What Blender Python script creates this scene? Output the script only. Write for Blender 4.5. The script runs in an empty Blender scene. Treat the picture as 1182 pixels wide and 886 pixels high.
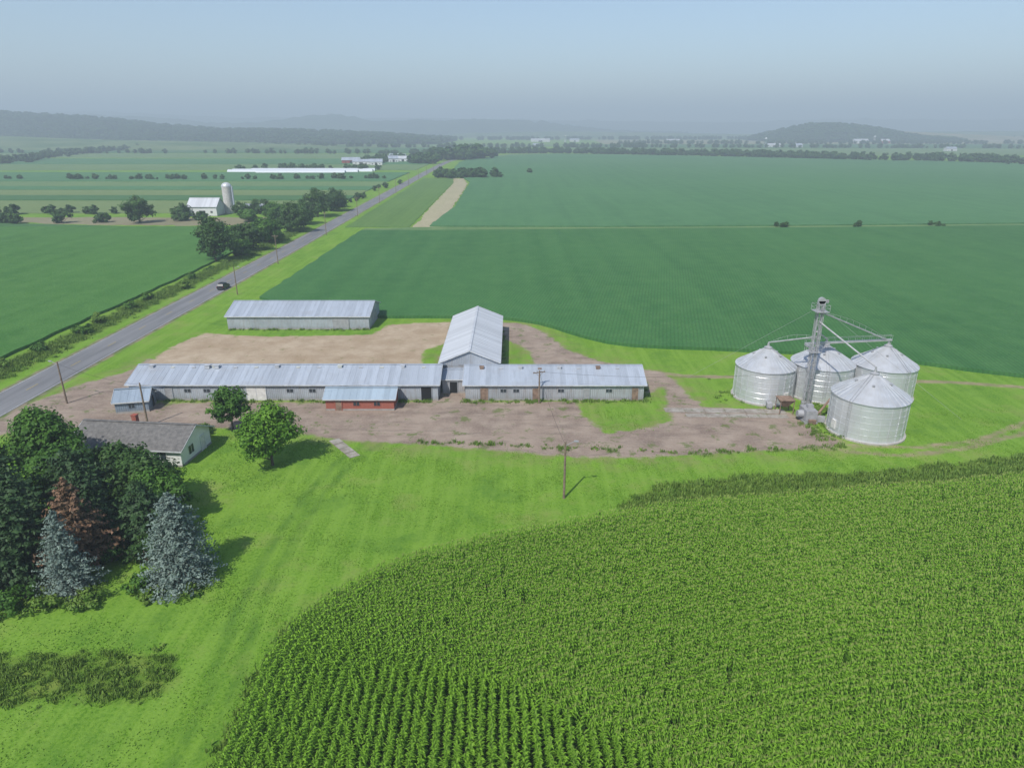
import bpy, bmesh, math, random
import numpy as np
from mathutils import Vector, Matrix
R=math.radians
rng=np.random.default_rng(7)
sc=bpy.context.scene
COL=sc.collection
sc.view_settings.view_transform='Standard'

# ------------------------------------------------------------ camera, light, sky
cam=bpy.data.objects.new('camera',bpy.data.cameras.new('camera'));COL.objects.link(cam)
cam.location=(0,0,40);cam.rotation_euler=(R(69.5),0,0);cam.data.lens=24;cam.data.sensor_width=36
cam.data.clip_end=40000;cam.data.clip_start=.5;sc.camera=cam
w=bpy.data.worlds.new('World');sc.world=w;w.use_nodes=True
sk=w.node_tree.nodes.new('ShaderNodeTexSky');sk.sky_type='NISHITA';sk.sun_disc=False
sk.sun_elevation=R(50);sk.sun_rotation=R(209);sk.dust_density=.6;sk.ozone_density=2.5
w.node_tree.links.new(sk.outputs[0],w.node_tree.nodes['Background'].inputs[0])
w.node_tree.nodes['Background'].inputs[1].default_value=.15
su=bpy.data.objects.new('sun',bpy.data.lights.new('sun','SUN'));COL.objects.link(su)
su.data.energy=5.0;su.data.angle=R(.9);su.data.color=(1,.965,.9)
su.rotation_euler=(R(40),0,R(-29));su.location=(-60,-80,150)

# ------------------------------------------------------------ node helpers
class NB:
    def __init__(s,name,rough=.85,metal=0.,spec=.3):
        s.m=bpy.data.materials.new(name);s.m.use_nodes=True;s.nt=s.m.node_tree
        s.b=s.nt.nodes['Principled BSDF'];s.b.inputs['Roughness'].default_value=rough
        s.b.inputs['Metallic'].default_value=metal;s.b.inputs['Specular IOR Level'].default_value=spec
        s.geo=None
    def n(s,t,**k):
        x=s.nt.nodes.new(t)
        for a,v in k.items(): setattr(x,a,v)
        return x
    def L(s,a,b): s.nt.links.new(a,b)
    def pos(s):
        if not s.geo: s.geo=s.n('ShaderNodeNewGeometry').outputs['Position']
        return s.geo
    def obj(s): return s.n('ShaderNodeTexCoord').outputs['Object']
    def mapv(s,vec,scale=(1,1,1),rot=(0,0,0)):
        x=s.n('ShaderNodeMapping');s.L(vec,x.inputs[0]);x.inputs['Scale'].default_value=scale;x.inputs['Rotation'].default_value=rot
        return x.outputs[0]
    def noise(s,scale,detail=3,vec=None,rough=.55,dist=0):
        x=s.n('ShaderNodeTexNoise');s.L(vec or s.pos(),x.inputs['Vector']);x.inputs['Scale'].default_value=scale
        x.inputs['Detail'].default_value=detail;x.inputs['Roughness'].default_value=rough;x.inputs['Distortion'].default_value=dist
        return x.outputs['Fac']
    def rng(s,v,a,b,c=0.,d=1.):
        x=s.n('ShaderNodeMapRange');s.L(v,x.inputs[0])
        for i,q in enumerate((a,b,c,d)): x.inputs[i+1].default_value=q
        return x.outputs[0]
    def math(s,op,a,b=None):
        x=s.n('ShaderNodeMath',operation=op)
        for i,q in enumerate((a,b)):
            if q is None: continue
            if isinstance(q,(int,float)): x.inputs[i].default_value=q
            else: s.L(q,x.inputs[i])
        return x.outputs[0]
    def mix(s,f,a,b,mode='MIX'):
        x=s.n('ShaderNodeMix',data_type='RGBA',blend_type=mode)
        for sock,q in ((x.inputs[0],f),(x.inputs[6],a),(x.inputs[7],b)):
            if isinstance(q,(int,float)): sock.default_value=q
            elif isinstance(q,tuple): sock.default_value=(*q,1) if len(q)==3 else q
            else: s.L(q,sock)
        return x.outputs[2]
    def attr(s,n):
        x=s.n('ShaderNodeAttribute',attribute_name=n);return x.outputs['Fac']
    def col(s,c):
        if isinstance(c,tuple): s.b.inputs['Base Color'].default_value=(*c,1)
        else: s.L(c,s.b.inputs['Base Color'])
    def bump(s,h,st=.3,d=.1):
        x=s.n('ShaderNodeBump');x.inputs['Strength'].default_value=st;x.inputs['Distance'].default_value=d
        s.L(h,x.inputs['Height']);s.L(x.outputs[0],s.b.inputs['Normal'])

def simple(name,c,rough=.7,metal=0.,var=.18,scale=1.5):
    b=NB(name,rough,metal)
    f=b.noise(scale,3,b.obj())
    b.col(b.mix(b.rng(f,.3,.7),tuple(x*(1-var) for x in c),tuple(min(1,x*(1+var)) for x in c)))
    return b.m

# ------------------------------------------------------------ mesh helpers
def mesh_obj(name,V,F,mats=(),fm=None,attrs=None,parent=None,smooth=False,link=True):
    me=bpy.data.meshes.new(name)
    V=np.asarray(V,dtype=np.float32)
    if isinstance(F,np.ndarray):
        nf,k=F.shape
        me.vertices.add(len(V));me.vertices.foreach_set('co',V.ravel())
        me.loops.add(nf*k);me.loops.foreach_set('vertex_index',F.astype(np.int32).ravel())
        me.polygons.add(nf);me.polygons.foreach_set('loop_start',(np.arange(nf)*k).astype(np.int32))
        me.update(calc_edges=True)
    else:
        me.from_pydata([tuple(map(float,v)) for v in V],[],[tuple(map(int,f)) for f in F]);me.update()
    for m in mats: me.materials.append(m)
    if fm is not None: me.polygons.foreach_set('material_index',np.asarray(fm,dtype=np.int32))
    if smooth: me.polygons.foreach_set('use_smooth',np.ones(len(me.polygons),dtype=bool))
    if attrs:
        for k,a in attrs.items():
            at=me.attributes.new(k,'FLOAT','POINT');at.data.foreach_set('value',np.asarray(a,dtype=np.float32))
    o=bpy.data.objects.new(name,me)
    if link: COL.objects.link(o)
    if parent: o.parent=parent
    return o
def empty(name,loc=(0,0,0),rz=0):
    o=bpy.data.objects.new(name,None);COL.objects.link(o);o.location=loc;o.rotation_euler=(0,0,rz);o.empty_display_size=1;return o
class MB:
    """mesh accumulator"""
    def __init__(s): s.V=[];s.F=[];s.M=[]
    def add(s,V,F,m=0):
        n=len(s.V);s.V+= [tuple(v) for v in V];s.F+=[tuple(i+n for i in f) for f in F];s.M+=[m]*len(F)
    def box(s,c,d,m=0,rz=0,mat=None):
        x,y,z=[q/2 for q in d]
        V=[Vector((a*x,b*y,e*z)) for e in(-1,1) for a,b in((-1,-1),(1,-1),(1,1),(-1,1))]
        if rz: V=[Matrix.Rotation(rz,3,'Z')@v for v in V]
        if mat: V=[mat@v for v in V]
        V=[v+Vector(c) for v in V]
        s.add(V,[(3,2,1,0),(4,5,6,7),(0,1,5,4),(1,2,6,5),(2,3,7,6),(3,0,4,7)],m)
    def beam(s,a,b,w,h=None,m=0):
        a=Vector(a);b=Vector(b);d=b-a;L=d.length;q=d.to_track_quat('X','Z').to_matrix()
        s.box((a+b)/2,(L,w,h or w),m,mat=q)
    def tube(s,a,b,r0,r1=None,n=8,m=0,caps=True):
        r1=r0 if r1 is None else r1
        a=Vector(a);b=Vector(b);q=(b-a).to_track_quat('Z','Y').to_matrix()
        V=[a+q@Vector((r0*math.cos(t),r0*math.sin(t),0)) for t in [2*math.pi*i/n for i in range(n)]]
        V+=[b+q@Vector((r1*math.cos(t),r1*math.sin(t),0)) for t in [2*math.pi*i/n for i in range(n)]]
        F=[(i,(i+1)%n,n+(i+1)%n,n+i) for i in range(n)]
        if caps: F+=[tuple(range(n))[::-1],tuple(range(n,2*n))]
        s.add(V,F,m)
    def lathe(s,prof,n=32,m=0,c=(0,0,0)):
        V=[];F=[]
        for r,z in prof:
            V+=[(c[0]+r*math.cos(2*math.pi*i/n),c[1]+r*math.sin(2*math.pi*i/n),c[2]+z) for i in range(n)]
        for k in range(len(prof)-1):
            F+=[(k*n+i,k*n+(i+1)%n,(k+1)*n+(i+1)%n,(k+1)*n+i) for i in range(n)]
        s.add(V,F,m)
    def obj(s,name,mats,parent=None,smooth=False):
        return mesh_obj(name,s.V,s.F,mats,s.M,parent=parent,smooth=smooth)

def sd_poly(P,poly):
    poly=np.asarray(poly,float);n=len(poly);best=np.full(len(P),1e9);ins=np.zeros(len(P),bool)
    for i in range(n):
        a=poly[i];b=poly[(i+1)%n];e=b-a;w_=P-a
        t=np.clip((w_@e)/max(e@e,1e-9),0,1);d=w_-t[:,None]*e
        best=np.minimum(best,(d**2).sum(1))
        cond=((a[1]>P[:,1])!=(b[1]>P[:,1]))
        with np.errstate(divide='ignore',invalid='ignore'):
            xi=(b[0]-a[0])*(P[:,1]-a[1])/(b[1]-a[1])+a[0]
        ins^=cond&(P[:,0]<xi)
    return np.where(ins,1,-1)*np.sqrt(best)
def d_line(P,line):
    line=np.asarray(line,float);best=np.full(len(P),1e9)
    for a,b in zip(line[:-1],line[1:]):
        e=b-a;w_=P-a;t=np.clip((w_@e)/(e@e),0,1);d=w_-t[:,None]*e
        best=np.minimum(best,(d**2).sum(1))
    return np.sqrt(best)
def smooth_line(pts,step):
    pts=[Vector((*p,0)) for p in pts];out=[]
    P=[pts[0]*2-pts[1]]+pts+[pts[-1]*2-pts[-2]]
    for i in range(1,len(P)-2):
        p0,p1,p2,p3=P[i-1:i+3];n=max(1,int((p2-p1).length/step))
        for k in range(n):
            t=k/n
            q=.5*((2*p1)+(p2-p0)*t+(2*p0-5*p1+4*p2-p3)*t*t+(3*p1-p0-3*p2+p3)*t**3);out.append((q.x,q.y))
    out.append((pts[-1].x,pts[-1].y));return np.array(out)

# ------------------------------------------------------------ plan of the site (metres)
FRONT=[(-78.0,85.8),(-76.6,94.0),(-74.3,99.6),(-71.9,107),(-67.4,113.5),(-67.4,121.3),(-61.6,112.6),(-61.4,102.2),(-59.5,98.5),(20.9,99.2),(28.5,99.6),(29.3,96.7),(41.2,95.4),(42.9,91.5),(43.6,87.2),(45.2,83.3),(39.2,82.2),(32.1,81.7),(23.8,80.7),(16.8,79.7),(10,79.7),(3.3,80.7),(-3.6,82.2),(-13,83.8),(-22.7,84.9),(-29.9,87.2),(-43.5,89.3),(-58.4,89.3),(-68.1,89),(-74.8,84.4)]
ALLEY=[(-13,98),(-6.5,98),(-6,111),(-2,111),(-2,146),(-13,146),(-13.5,120),(-12,110)]
RDRIVE=[(-2.7,145.7),(1.7,145),(5.7,140.2),(8.6,132.5),(10.7,125.6),(15.8,119.3),(22.9,114.5),(26.4,112.6),(28.5,105.4),(29.5,98.5),(26.4,96.7),(20.6,97.4),(22.6,108.2),(16.6,111.5),(7.5,112.5),(4.2,116.3),(3.5,125),(-1.1,132.5),(-2.5,133.7)]
TAN=[(-65.4,110.6),(-66.8,123.4),(-65.9,132.5),(-63.6,137.5),(-58.9,136),(-51.4,134.7),(-29.2,136),(-26.6,143.6),(-21.1,145),(-13.6,145.7),(-12.5,130.7),(-16.9,125.6),(-15.9,114.9),(-14.8,107.6),(-60,107)]
ISLAND=[(10.2,99.6),(21.6,102.2),(25.5,106.2),(23.8,96.7),(23.4,91.5),(19,89),(13.2,87.2),(10.4,93.4)]
PADG=[(28.5,99.5),(37,98.8),(38,104),(33,109),(27.5,109.5)]
T1=[(26,112.5),(29.8,110.8),(45.9,110),(60.3,109.1),(74.3,107.8),(84.5,105.4),(120,98)]
T2=[(42,82),(50.8,80.2),(60,82.2),(71.8,87.2),(100,102)]
T3=[(42,83.5),(54.5,82.8),(64,84.9),(74.3,90.8),(98,104)]
SOYB=[(-63.2,167.8),(-50.1,156.4),(-31.4,149.4),(-11.9,148.6),(1.7,146.4),(9,140.2),(18.7,129.5),(28.3,126.1),(42.9,124.5),(58.4,121.8),(72.2,117.3),(87.7,110),(101.4,105.4),(150,92),(300,70)]
CORNB=[(-18.5,6),(-19,22),(-19.2,32),(-19.3,40),(-19,43.1),(-17.9,46.9),(-15.1,50.9),(-10.4,55.2),(-2.7,59.1),(5.3,61.7),(13.9,64.4),(21.9,66.4),(34,67.9),(48.9,70),(60.6,72.1),(74.6,74.4),(115,81.5)]
ROUGH=[(12,67.5),(17.5,72),(28.7,74.5),(44,75.2),(67.9,80.5),(120,90),(120,82.5),(74.6,74.8),(34,68.2),(13.9,64.8)]
ROUGHBL=[(-60,44),(-42,44),(-35,44.2),(-28,43.9),(-26.3,42.2),(-27,39.8),(-36,39.4),(-60,39)]
TRAIL=[(-19,84),(-21.5,78),(-23,70),(-23.6,60),(-23.4,50),(-22,40),(-21.5,20)]
def roadx(y):
    if y<250: return -79.3
    if y<900: return -79.3-4.2*(y-250)/450 if y<700 else -83.5
    t=(y-900); return -83.5+ .0011*t*t
road=[(-79.3,-60)]+[(roadx(y),y) for y in list(range(0,900,25))+list(range(900,1180,10))]
road+= [(10,1195),(60,1235)]

# ------------------------------------------------------------ ground sheet
def axis(a0,a1,lo,hi,step,g=1.12):
    mid=list(np.arange(a0,a1+1e-6,step));s=step;x=a1;up=[]
    while x<hi: s*=g;x+=s;up.append(x)
    s=step;x=a0;dn=[]
    while x>lo: s*=g;x-=s;dn.append(x)
    return np.array(dn[::-1]+mid+up)
xs=axis(-90,110,-9000,9000,.8);ys=axis(30,160,-400,11000,.8)
X,Y=np.meshgrid(xs,ys);P=np.stack([X.ravel(),Y.ravel()],1)
nx,ny=len(xs),len(ys)
I=np.arange(nx*ny).reshape(ny,nx)
F=np.stack([I[:-1,:-1],I[:-1,1:],I[1:,1:],I[1:,:-1]],-1).reshape(-1,4)
def drive_sd(P):
    f=np.maximum(sd_poly(P,FRONT),sd_poly(P,RDRIVE));f=np.maximum(f,sd_poly(P,ALLEY));f=np.minimum(f,-sd_poly(P,ISLAND));return np.minimum(f,-sd_poly(P,PADG))
front=np.maximum(drive_sd(P),3.6-d_line(P,[(-80,88),(-72,93)]))
track=np.maximum(.75-np.abs(d_line(P,T1)-.0)*1.0,np.maximum(.45-d_line(P,T2),.45-d_line(P,T3)))
rough=np.maximum(sd_poly(P,ROUGH),sd_poly(P,ROUGHBL))
rough=np.maximum(rough,np.minimum(3.2-np.abs(P[:,0]+89.5),np.minimum(P[:,1]-60,300-P[:,1])))
corn=sd_poly(P,CORNB+[(115,6)])
attrs={'sd_drive':front,'sd_tan':sd_poly(P,TAN),'sd_track':track,'sd_rough':rough,'sd_corn':corn,'sd_road':5.2-d_line(P,road),'sd_trail':.5-np.abs(d_line(P,TRAIL)-1.0)}
b=NB('ground_cover',.95,spec=.1)
n_big=b.noise(.035,3);n_mid=b.noise(.35,5,rough=.65);n_fine=b.noise(3.5,4,rough=.7)
lawn=b.mix(b.rng(n_big,.38,.62),(.1,.225,.016),(.165,.3,.026))
lawn=b.mix(b.rng(n_mid,.38,.66,0,.7),lawn,(.085,.195,.015))
lawn=b.mix(b.rng(n_fine,.35,.7,0,.7),lawn,(.19,.31,.045))
lawn=b.mix(b.rng(n_fine,.5,.36,0,.6),lawn,(.06,.145,.01))
mow=b.noise(1,2,b.mapv(b.pos(),(.9,.06,1),(0,0,R(-24))))
lawn=b.mix(b.rng(mow,.42,.6,0,.5),lawn,(.19,.32,.045))
patch=b.noise(.12,5,rough=.7)
lawn=b.mix(b.rng(patch,.54,.7,0,.7),lawn,(.22,.27,.07));lawn=b.mix(b.rng(patch,.46,.32,0,.55),lawn,(.065,.16,.02))
lawn=b.mix(b.math('MULTIPLY',b.rng(b.attr('sd_trail'),-.3,.3),b.rng(n_mid,.35,.6,.15,.65)),lawn,(.065,.15,.02))
lawn=b.mix(b.math('MULTIPLY',b.rng(b.attr('sd_drive'),-4.5,-.2),b.rng(n_mid,.42,.62,0,.8)),lawn,(.22,.22,.085))
rg=b.mix(b.rng(n_mid,.35,.65),(.07,.16,.014),(.16,.22,.04))
edge=b.math('MULTIPLY',b.math('SUBTRACT',b.noise(.45,4,rough=.7),.5),5.)
def zone(name,k=1.,soft=.25):
    v=b.math('ADD',b.attr(name),b.math('MULTIPLY',edge,k));return b.rng(v,-soft,soft)
c=b.mix(zone('sd_rough',.8,.7),lawn,rg)
c=b.mix(zone('sd_corn',.1,.3),c,(.04,.06,.018))
tr=b.mix(b.rng(n_mid,.4,.6),(.3,.25,.15),(.2,.2,.09));c=b.mix(zone('sd_track',.35,.3),c,tr)
drv=b.mix(b.rng(b.noise(.11,4,rough=.6),.38,.62),(.19,.138,.11),(.3,.23,.18))
drv=b.mix(b.rng(n_mid,.42,.66,0,.7),drv,(.36,.29,.23))
drv=b.mix(b.rng(b.noise(.5,5,b.mapv(b.pos(),(.35,1.3,1)),rough=.7),.5,.66,0,.65),drv,(.135,.1,.082))
drv=b.mix(b.rng(n_fine,.4,.7,0,.4),drv,(.4,.34,.28))
weedn=b.noise(.33,5,rough=.75);drv=b.mix(b.rng(weedn,.57,.62,0,.75),drv,(.11,.15,.04))
c=b.mix(zone('sd_drive',.55,.35),c,drv)
tan=b.mix(b.rng(patch,.35,.65),(.33,.245,.16),(.45,.36,.26))
tan=b.mix(b.rng(n_mid,.42,.62,0,.5),tan,(.28,.2,.13));tan=b.mix(b.rng(n_fine,.45,.7,0,.3),tan,(.52,.44,.34))
tan=b.mix(b.rng(weedn,.4,.34,0,.55),tan,(.12,.16,.04))
c=b.mix(zone('sd_tan',.7,.35),c,tan)
sh=b.mix(b.rng(n_mid,.4,.6),(.24,.2,.14),(.12,.16,.05));c=b.mix(b.rng(b.math('ADD',b.attr('sd_road'),b.math('MULTIPLY',edge,.25)),.6,1.2),c,sh)
b.col(c);b.bump(n_fine,.6,.1)
mesh_obj('ground',np.stack([P[:,0],P[:,1],np.zeros(len(P))],1),F,[b.m],attrs=attrs)

# ------------------------------------------------------------ road
def ribbon(line,off0,off1,z):
    line=np.asarray(line,float);t=np.gradient(line,axis=0);t/=np.linalg.norm(t,axis=1)[:,None];nrm=np.stack([t[:,1],-t[:,0]],1)
    a=line+nrm*off0;c_=line+nrm*off1;n=len(line)
    V=[(*q,z) for q in a]+[(*q,z) for q in c_];F=[(i,n+i,n+i+1,i+1) for i in range(n-1)];return V,F
b=NB('asphalt',.9);f=b.noise(.6,4,b.mapv(b.pos(),(1,.08,1)));g=b.noise(8,3)
c=b.mix(b.rng(f,.35,.65),(.15,.15,.155),(.22,.22,.225));c=b.mix(b.rng(g,.4,.7,0,.4),c,(.12,.12,.125));b.col(c);asph=b.m
rd=empty('road')
V,F_=ribbon(road,-3.5,3.5,.03);mesh_obj('pavement',V,F_,[asph],parent=rd)
white=simple('road_paint_white',(.45,.45,.44),.8,var=.3,scale=3);yell=simple('road_paint_yellow',(.4,.3,.06),.8,var=.3,scale=3)
for nm,a0,a1,mm in(('edge_line_1',-3.3,-3.2,white),('edge_line_2',3.2,3.3,white)):
    V,F_=ribbon(road,a0,a1,.045);mesh_obj(nm,V,F_,[mm],parent=rd)
mb=MB()
for y in range(-40,900,12):
    x=roadx(y);x2=roadx(y+3);mb.add([(x-.06,y,.045),(x+.06,y,.045),(x2+.06,y+3,.045),(x2-.06,y+3,.045)],[(0,1,2,3)])
mb.obj('centre_dashes',[yell],rd)
b=NB('old_concrete',.9);c=b.mix(b.rng(b.noise(.7,5,rough=.7),.35,.65),(.22,.19,.155),(.37,.34,.3));c=b.mix(b.rng(b.noise(.5,5,rough=.75),.57,.64,0,.8),c,(.1,.14,.04));b.col(c);padm=b.m
conc=simple('concrete',(.36,.34,.31),.9,var=.2,scale=.7)
mb=MB()
for i in range(6): mb.box((24.6+i*3.02,95.6-.1*i,.02),(2.93,1.6,.1))
for i in range(5): mb.box((27.4+i*3.02,93.6-.1*i,.02),(2.93,1.3,.1))
mb.obj('concrete_pad',[padm])
mb=MB()
for i in range(4): mb.box((-20.9-i*1.02+.0,80.5+i*1.32,.03),(1.4,1.55,.1),rz=R(38))
mb.obj('concrete_walkway',[padm])

# ------------------------------------------------------------ crop fields
def field_mat(name,c1,c2,c3,rowrot=0,rowamp=.3,big=.012,rowscale=.76):
    b=NB(name,.9,spec=.15)
    nb=b.noise(big,4,rough=.6);nm=b.noise(big*14,4,rough=.7);nf=b.noise(1.6,2,rough=.7)
    c=b.mix(b.rng(nb,.37,.63),c1,c2);c=b.mix(b.rng(nm,.4,.68,0,.7),c,c3);c=b.mix(b.rng(nf,.4,.7,0,.5),c,tuple(q*.6 for q in c1))
    wv=b.n('ShaderNodeTexWave');b.L(b.mapv(b.pos(),(1,1,1),(0,0,rowrot)),wv.inputs[0]);wv.inputs['Scale'].default_value=.314/rowscale
    wv.inputs['Distortion'].default_value=1.2;wv.inputs['Detail'].default_value=2;wv.inputs['Detail Scale'].default_value=.3
    c=b.mix(b.rng(wv.outputs['Fac'],.0,.6,rowamp,0),c,tuple(q*.4 for q in c1))
    st=b.noise(.16,3,b.mapv(b.pos(),(1,.03,1),(0,0,rowrot)));c=b.mix(b.rng(st,.42,.68,0,.25),c,c3);c=b.mix(b.rng(st,.46,.3,0,.2),c,tuple(q*.75 for q in c1))
    b.col(c);b.bump(nf,.5,.25);return b.m
soyA=field_mat('soybean_near',(.042,.14,.038),(.053,.165,.045),(.078,.195,.056),R(12),.3)
soyB=field_mat('soybean_far',(.062,.17,.066),(.078,.2,.076),(.098,.225,.086),R(80),.2,.006)
soyL=field_mat('soybean_west',(.05,.155,.028),(.068,.185,.035),(.098,.225,.05),R(25),.4)
pale=field_mat('hay_field',(.11,.2,.07),(.14,.23,.08),(.18,.25,.1),R(90),.1,.01,3)
dark=field_mat('alfalfa_field',(.05,.135,.045),(.065,.16,.05),(.085,.185,.055),R(90),.1,.01,3)
ygr=field_mat('oat_field',(.16,.22,.08),(.19,.25,.09),(.14,.21,.07),R(90),.1,.01,3)
dirtm=field_mat('bare_soil',(.24,.2,.13),(.3,.26,.17),(.2,.22,.1),R(90),.1,.03,2)
sandm=field_mat('sandy_track',(.4,.35,.23),(.46,.4,.27),(.3,.3,.15),R(90),.1,.03,2)
tanf=field_mat('stubble_field',(.27,.26,.15),(.3,.28,.17),(.22,.24,.1),R(90),.1,.01,3)
def slab(name,poly,h,mat,jit=.35,step=4.):
    pts=[]
    n=len(poly);rr=random.Random(len(name)+int(poly[0][0]))
    for i in range(n):
        a=Vector(poly[i]);b_=Vector(poly[(i+1)%n]);k=max(1,min(60,int((b_-a).length/step)))
        for j in range(k):
            q=a+(b_-a)*j/k;pts.append((q.x+rr.uniform(-jit,jit),q.y+rr.uniform(-jit,jit)))
    N=len(pts);bm=bmesh.new()
    top=[bm.verts.new((*p,h)) for p in pts];bot=[bm.verts.new((p[0],p[1],-.05)) for p in pts]
    f=bm.faces.new(top);f.normal_update()
    if f.normal.z<0: f.normal_flip()
    for i in range(N): bm.faces.new((bot[i],bot[(i+1)%N],top[(i+1)%N],top[i]))
    bmesh.ops.triangulate(bm,faces=[q for q in bm.faces if len(q.verts)>4])
    me=bpy.data.meshes.new(name);bm.to_mesh(me);bm.free();me.materials.append(mat)
    o=bpy.data.objects.new(name,me);COL.objects.link(o);return o
sb=[tuple(p) for p in smooth_line(SOYB,4)]
slab('soybean_field',sb+[(900,60),(900,310),(226,302.5),(115,295),(40,292),(-37,287),(-62.6,288)],.65,soyA)
slab('soybean_field',[(-36,301),(40,300),(115,303),(226,311),(900,330),(900,700),(640,835),(560,925),(390,1035),(235,1140),(70,1200),(-6,1140),(-60,990),(-66,900),(-58,650),(-42,612),(-33,560),(-31,380)],.65,soyB)
slab('soybean_field',[(-94.5,60),(-94.5,200),(-98,296),(-131,299),(-222,299),(-700,310),(-700,60)],.6,soyL)
slab('grass_strip',[(-62.6,288.6),(-37,287.6),(40,292.6),(115,295.6),(226,303),(900,311),(900,329),(226,310.4),(115,302.4),(40,299.4),(-36,300.4),(-62.6,296)],.15,pale)
slab('farm_track',[(-42.5,293),(-29,297),(-32,377),(-34,540),(-41,606),(-50,610),(-46,560),(-44,377)],.12,sandm,.8)
slab('hay_field',[(-72,300),(-44.5,300),(-46,560),(-51,610),(-76,612)],.18,field_mat('roadside_grass',(.09,.18,.04),(.11,.21,.05),(.14,.23,.06),0,.1,.02,3))
W=-900
slab('farmyard_ground',[(-170,306),(-120,306),(-112,335),(-262,335),(-262,322)],.1,dirtm,2)
slab('hay_field',[(-170,302.5),(-262,319),(W,330),(W,303)],.2,dark)
slab('oat_field',[(-100,352),(-98,414),(-301,414),(W,420),(W,346),(-300,350)],.3,ygr)
slab('alfalfa_field',[(-98,416),(-98,446),(W,452),(W,422)],.5,dark)
slab('hay_field',[(-99,448),(-99,487),(W,492),(W,454)],.3,ygr)
slab('alfalfa_field',[(-99,489),(-99,520),(W,524),(W,494)],.5,soyB)
slab('hay_field',[(-99,522),(-99,568),(W,572),(W,526)],.25,pale)
slab('alfalfa_field',[(-99,572),(-99,690),(-1200,700),(-1200,576)],.5,soyB)
slab('hay_field',[(-99,730),(-99,846),(-500,850),(-1300,850),(-1300,710)],.3,pale)
slab('alfalfa_field',[(-100,852),(-102,1000),(-600,1010),(-1600,1100),(-1600,856)],.5,soyB)
slab('hay_field',[(-90,1010),(-60,1190),(-700,1230),(-1700,1250),(-1600,1105)],.3,pale)
slab('alfalfa_field',[(-40,1240),(60,1290),(0,1560),(-1000,1650),(-2200,1650),(-1700,1255)],.5,dark)
slab('oat_field',[(0,1570),(200,1900),(-500,2100),(-2400,2100),(-2200,1655)],.5,pale)
slab('hay_field',[(80,1290),(420,1120),(1300,1150),(1300,1500),(100,1600)],.4,pale)
slab('oat_field',[(100,1620),(1400,1510),(2400,1700),(2400,2000),(250,1950)],.4,dark)
slab('stubble_field',[(650,880),(1500,700),(1700,1140),(620,1060)],.3,dark)
slab('hay_field',[(250,1960),(2600,2010),(3000,2600),(300,2700)],.4,tanf)
slab('hay_field',[(200,2720),(3400,2640),(4200,3600),(100,3700)],.4,pale)

# ------------------------------------------------------------ foliage tools
def leafmat(name,dk,lt,trans=.22,rough=.6):
    b=NB(name,rough,spec=.25)
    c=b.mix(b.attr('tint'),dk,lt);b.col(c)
    if trans<=0: return b.m
    tr=b.n('ShaderNodeBsdfTranslucent');b.L(c,tr.inputs[0]);mx=b.n('ShaderNodeMixShader');mx.inputs[0].default_value=trans
    b.L(b.b.outputs[0],mx.inputs[1]);b.L(tr.outputs[0],mx.inputs[2]);b.L(mx.outputs[0],b.nt.nodes['Material Output'].inputs[0]);return b.m
bark=simple('bark',(.1,.075,.055),.95,var=.35,scale=4)
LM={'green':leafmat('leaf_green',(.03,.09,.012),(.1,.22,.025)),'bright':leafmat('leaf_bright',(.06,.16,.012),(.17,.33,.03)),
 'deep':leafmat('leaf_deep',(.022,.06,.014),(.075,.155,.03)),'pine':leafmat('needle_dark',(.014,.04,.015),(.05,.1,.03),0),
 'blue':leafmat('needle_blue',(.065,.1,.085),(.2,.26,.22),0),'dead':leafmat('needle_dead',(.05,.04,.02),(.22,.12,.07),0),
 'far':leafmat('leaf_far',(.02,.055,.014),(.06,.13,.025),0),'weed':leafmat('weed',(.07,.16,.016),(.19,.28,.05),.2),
 'grass':leafmat('turf_blades',(.12,.26,.02),(.2,.34,.04),.2),
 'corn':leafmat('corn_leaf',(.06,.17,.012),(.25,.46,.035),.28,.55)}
def unit(v): return v/np.maximum(np.linalg.norm(v,axis=-1,keepdims=True),1e-9)
def leaves(C,N,size,r,aspect=.6):
    n=len(C);N=unit(N+r.normal(0,.55,(n,3)));T=unit(np.cross(N,r.normal(0,1,(n,3))));B=np.cross(N,T)
    s=(size*r.uniform(.6,1.3,n))[:,None]
    V=np.stack([C-T*s,C-B*s*aspect+T*s*.1,C+T*s,C+B*s*aspect+T*s*.1],1).reshape(-1,3)
    return V,np.arange(4*n).reshape(n,4)
def limbs(spec):
    mb=MB()
    for a,b_,r0,r1 in spec: mb.tube(a,b_,r0,r1,7,caps=False)
    return np.array(mb.V),np.array(mb.F)
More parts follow.
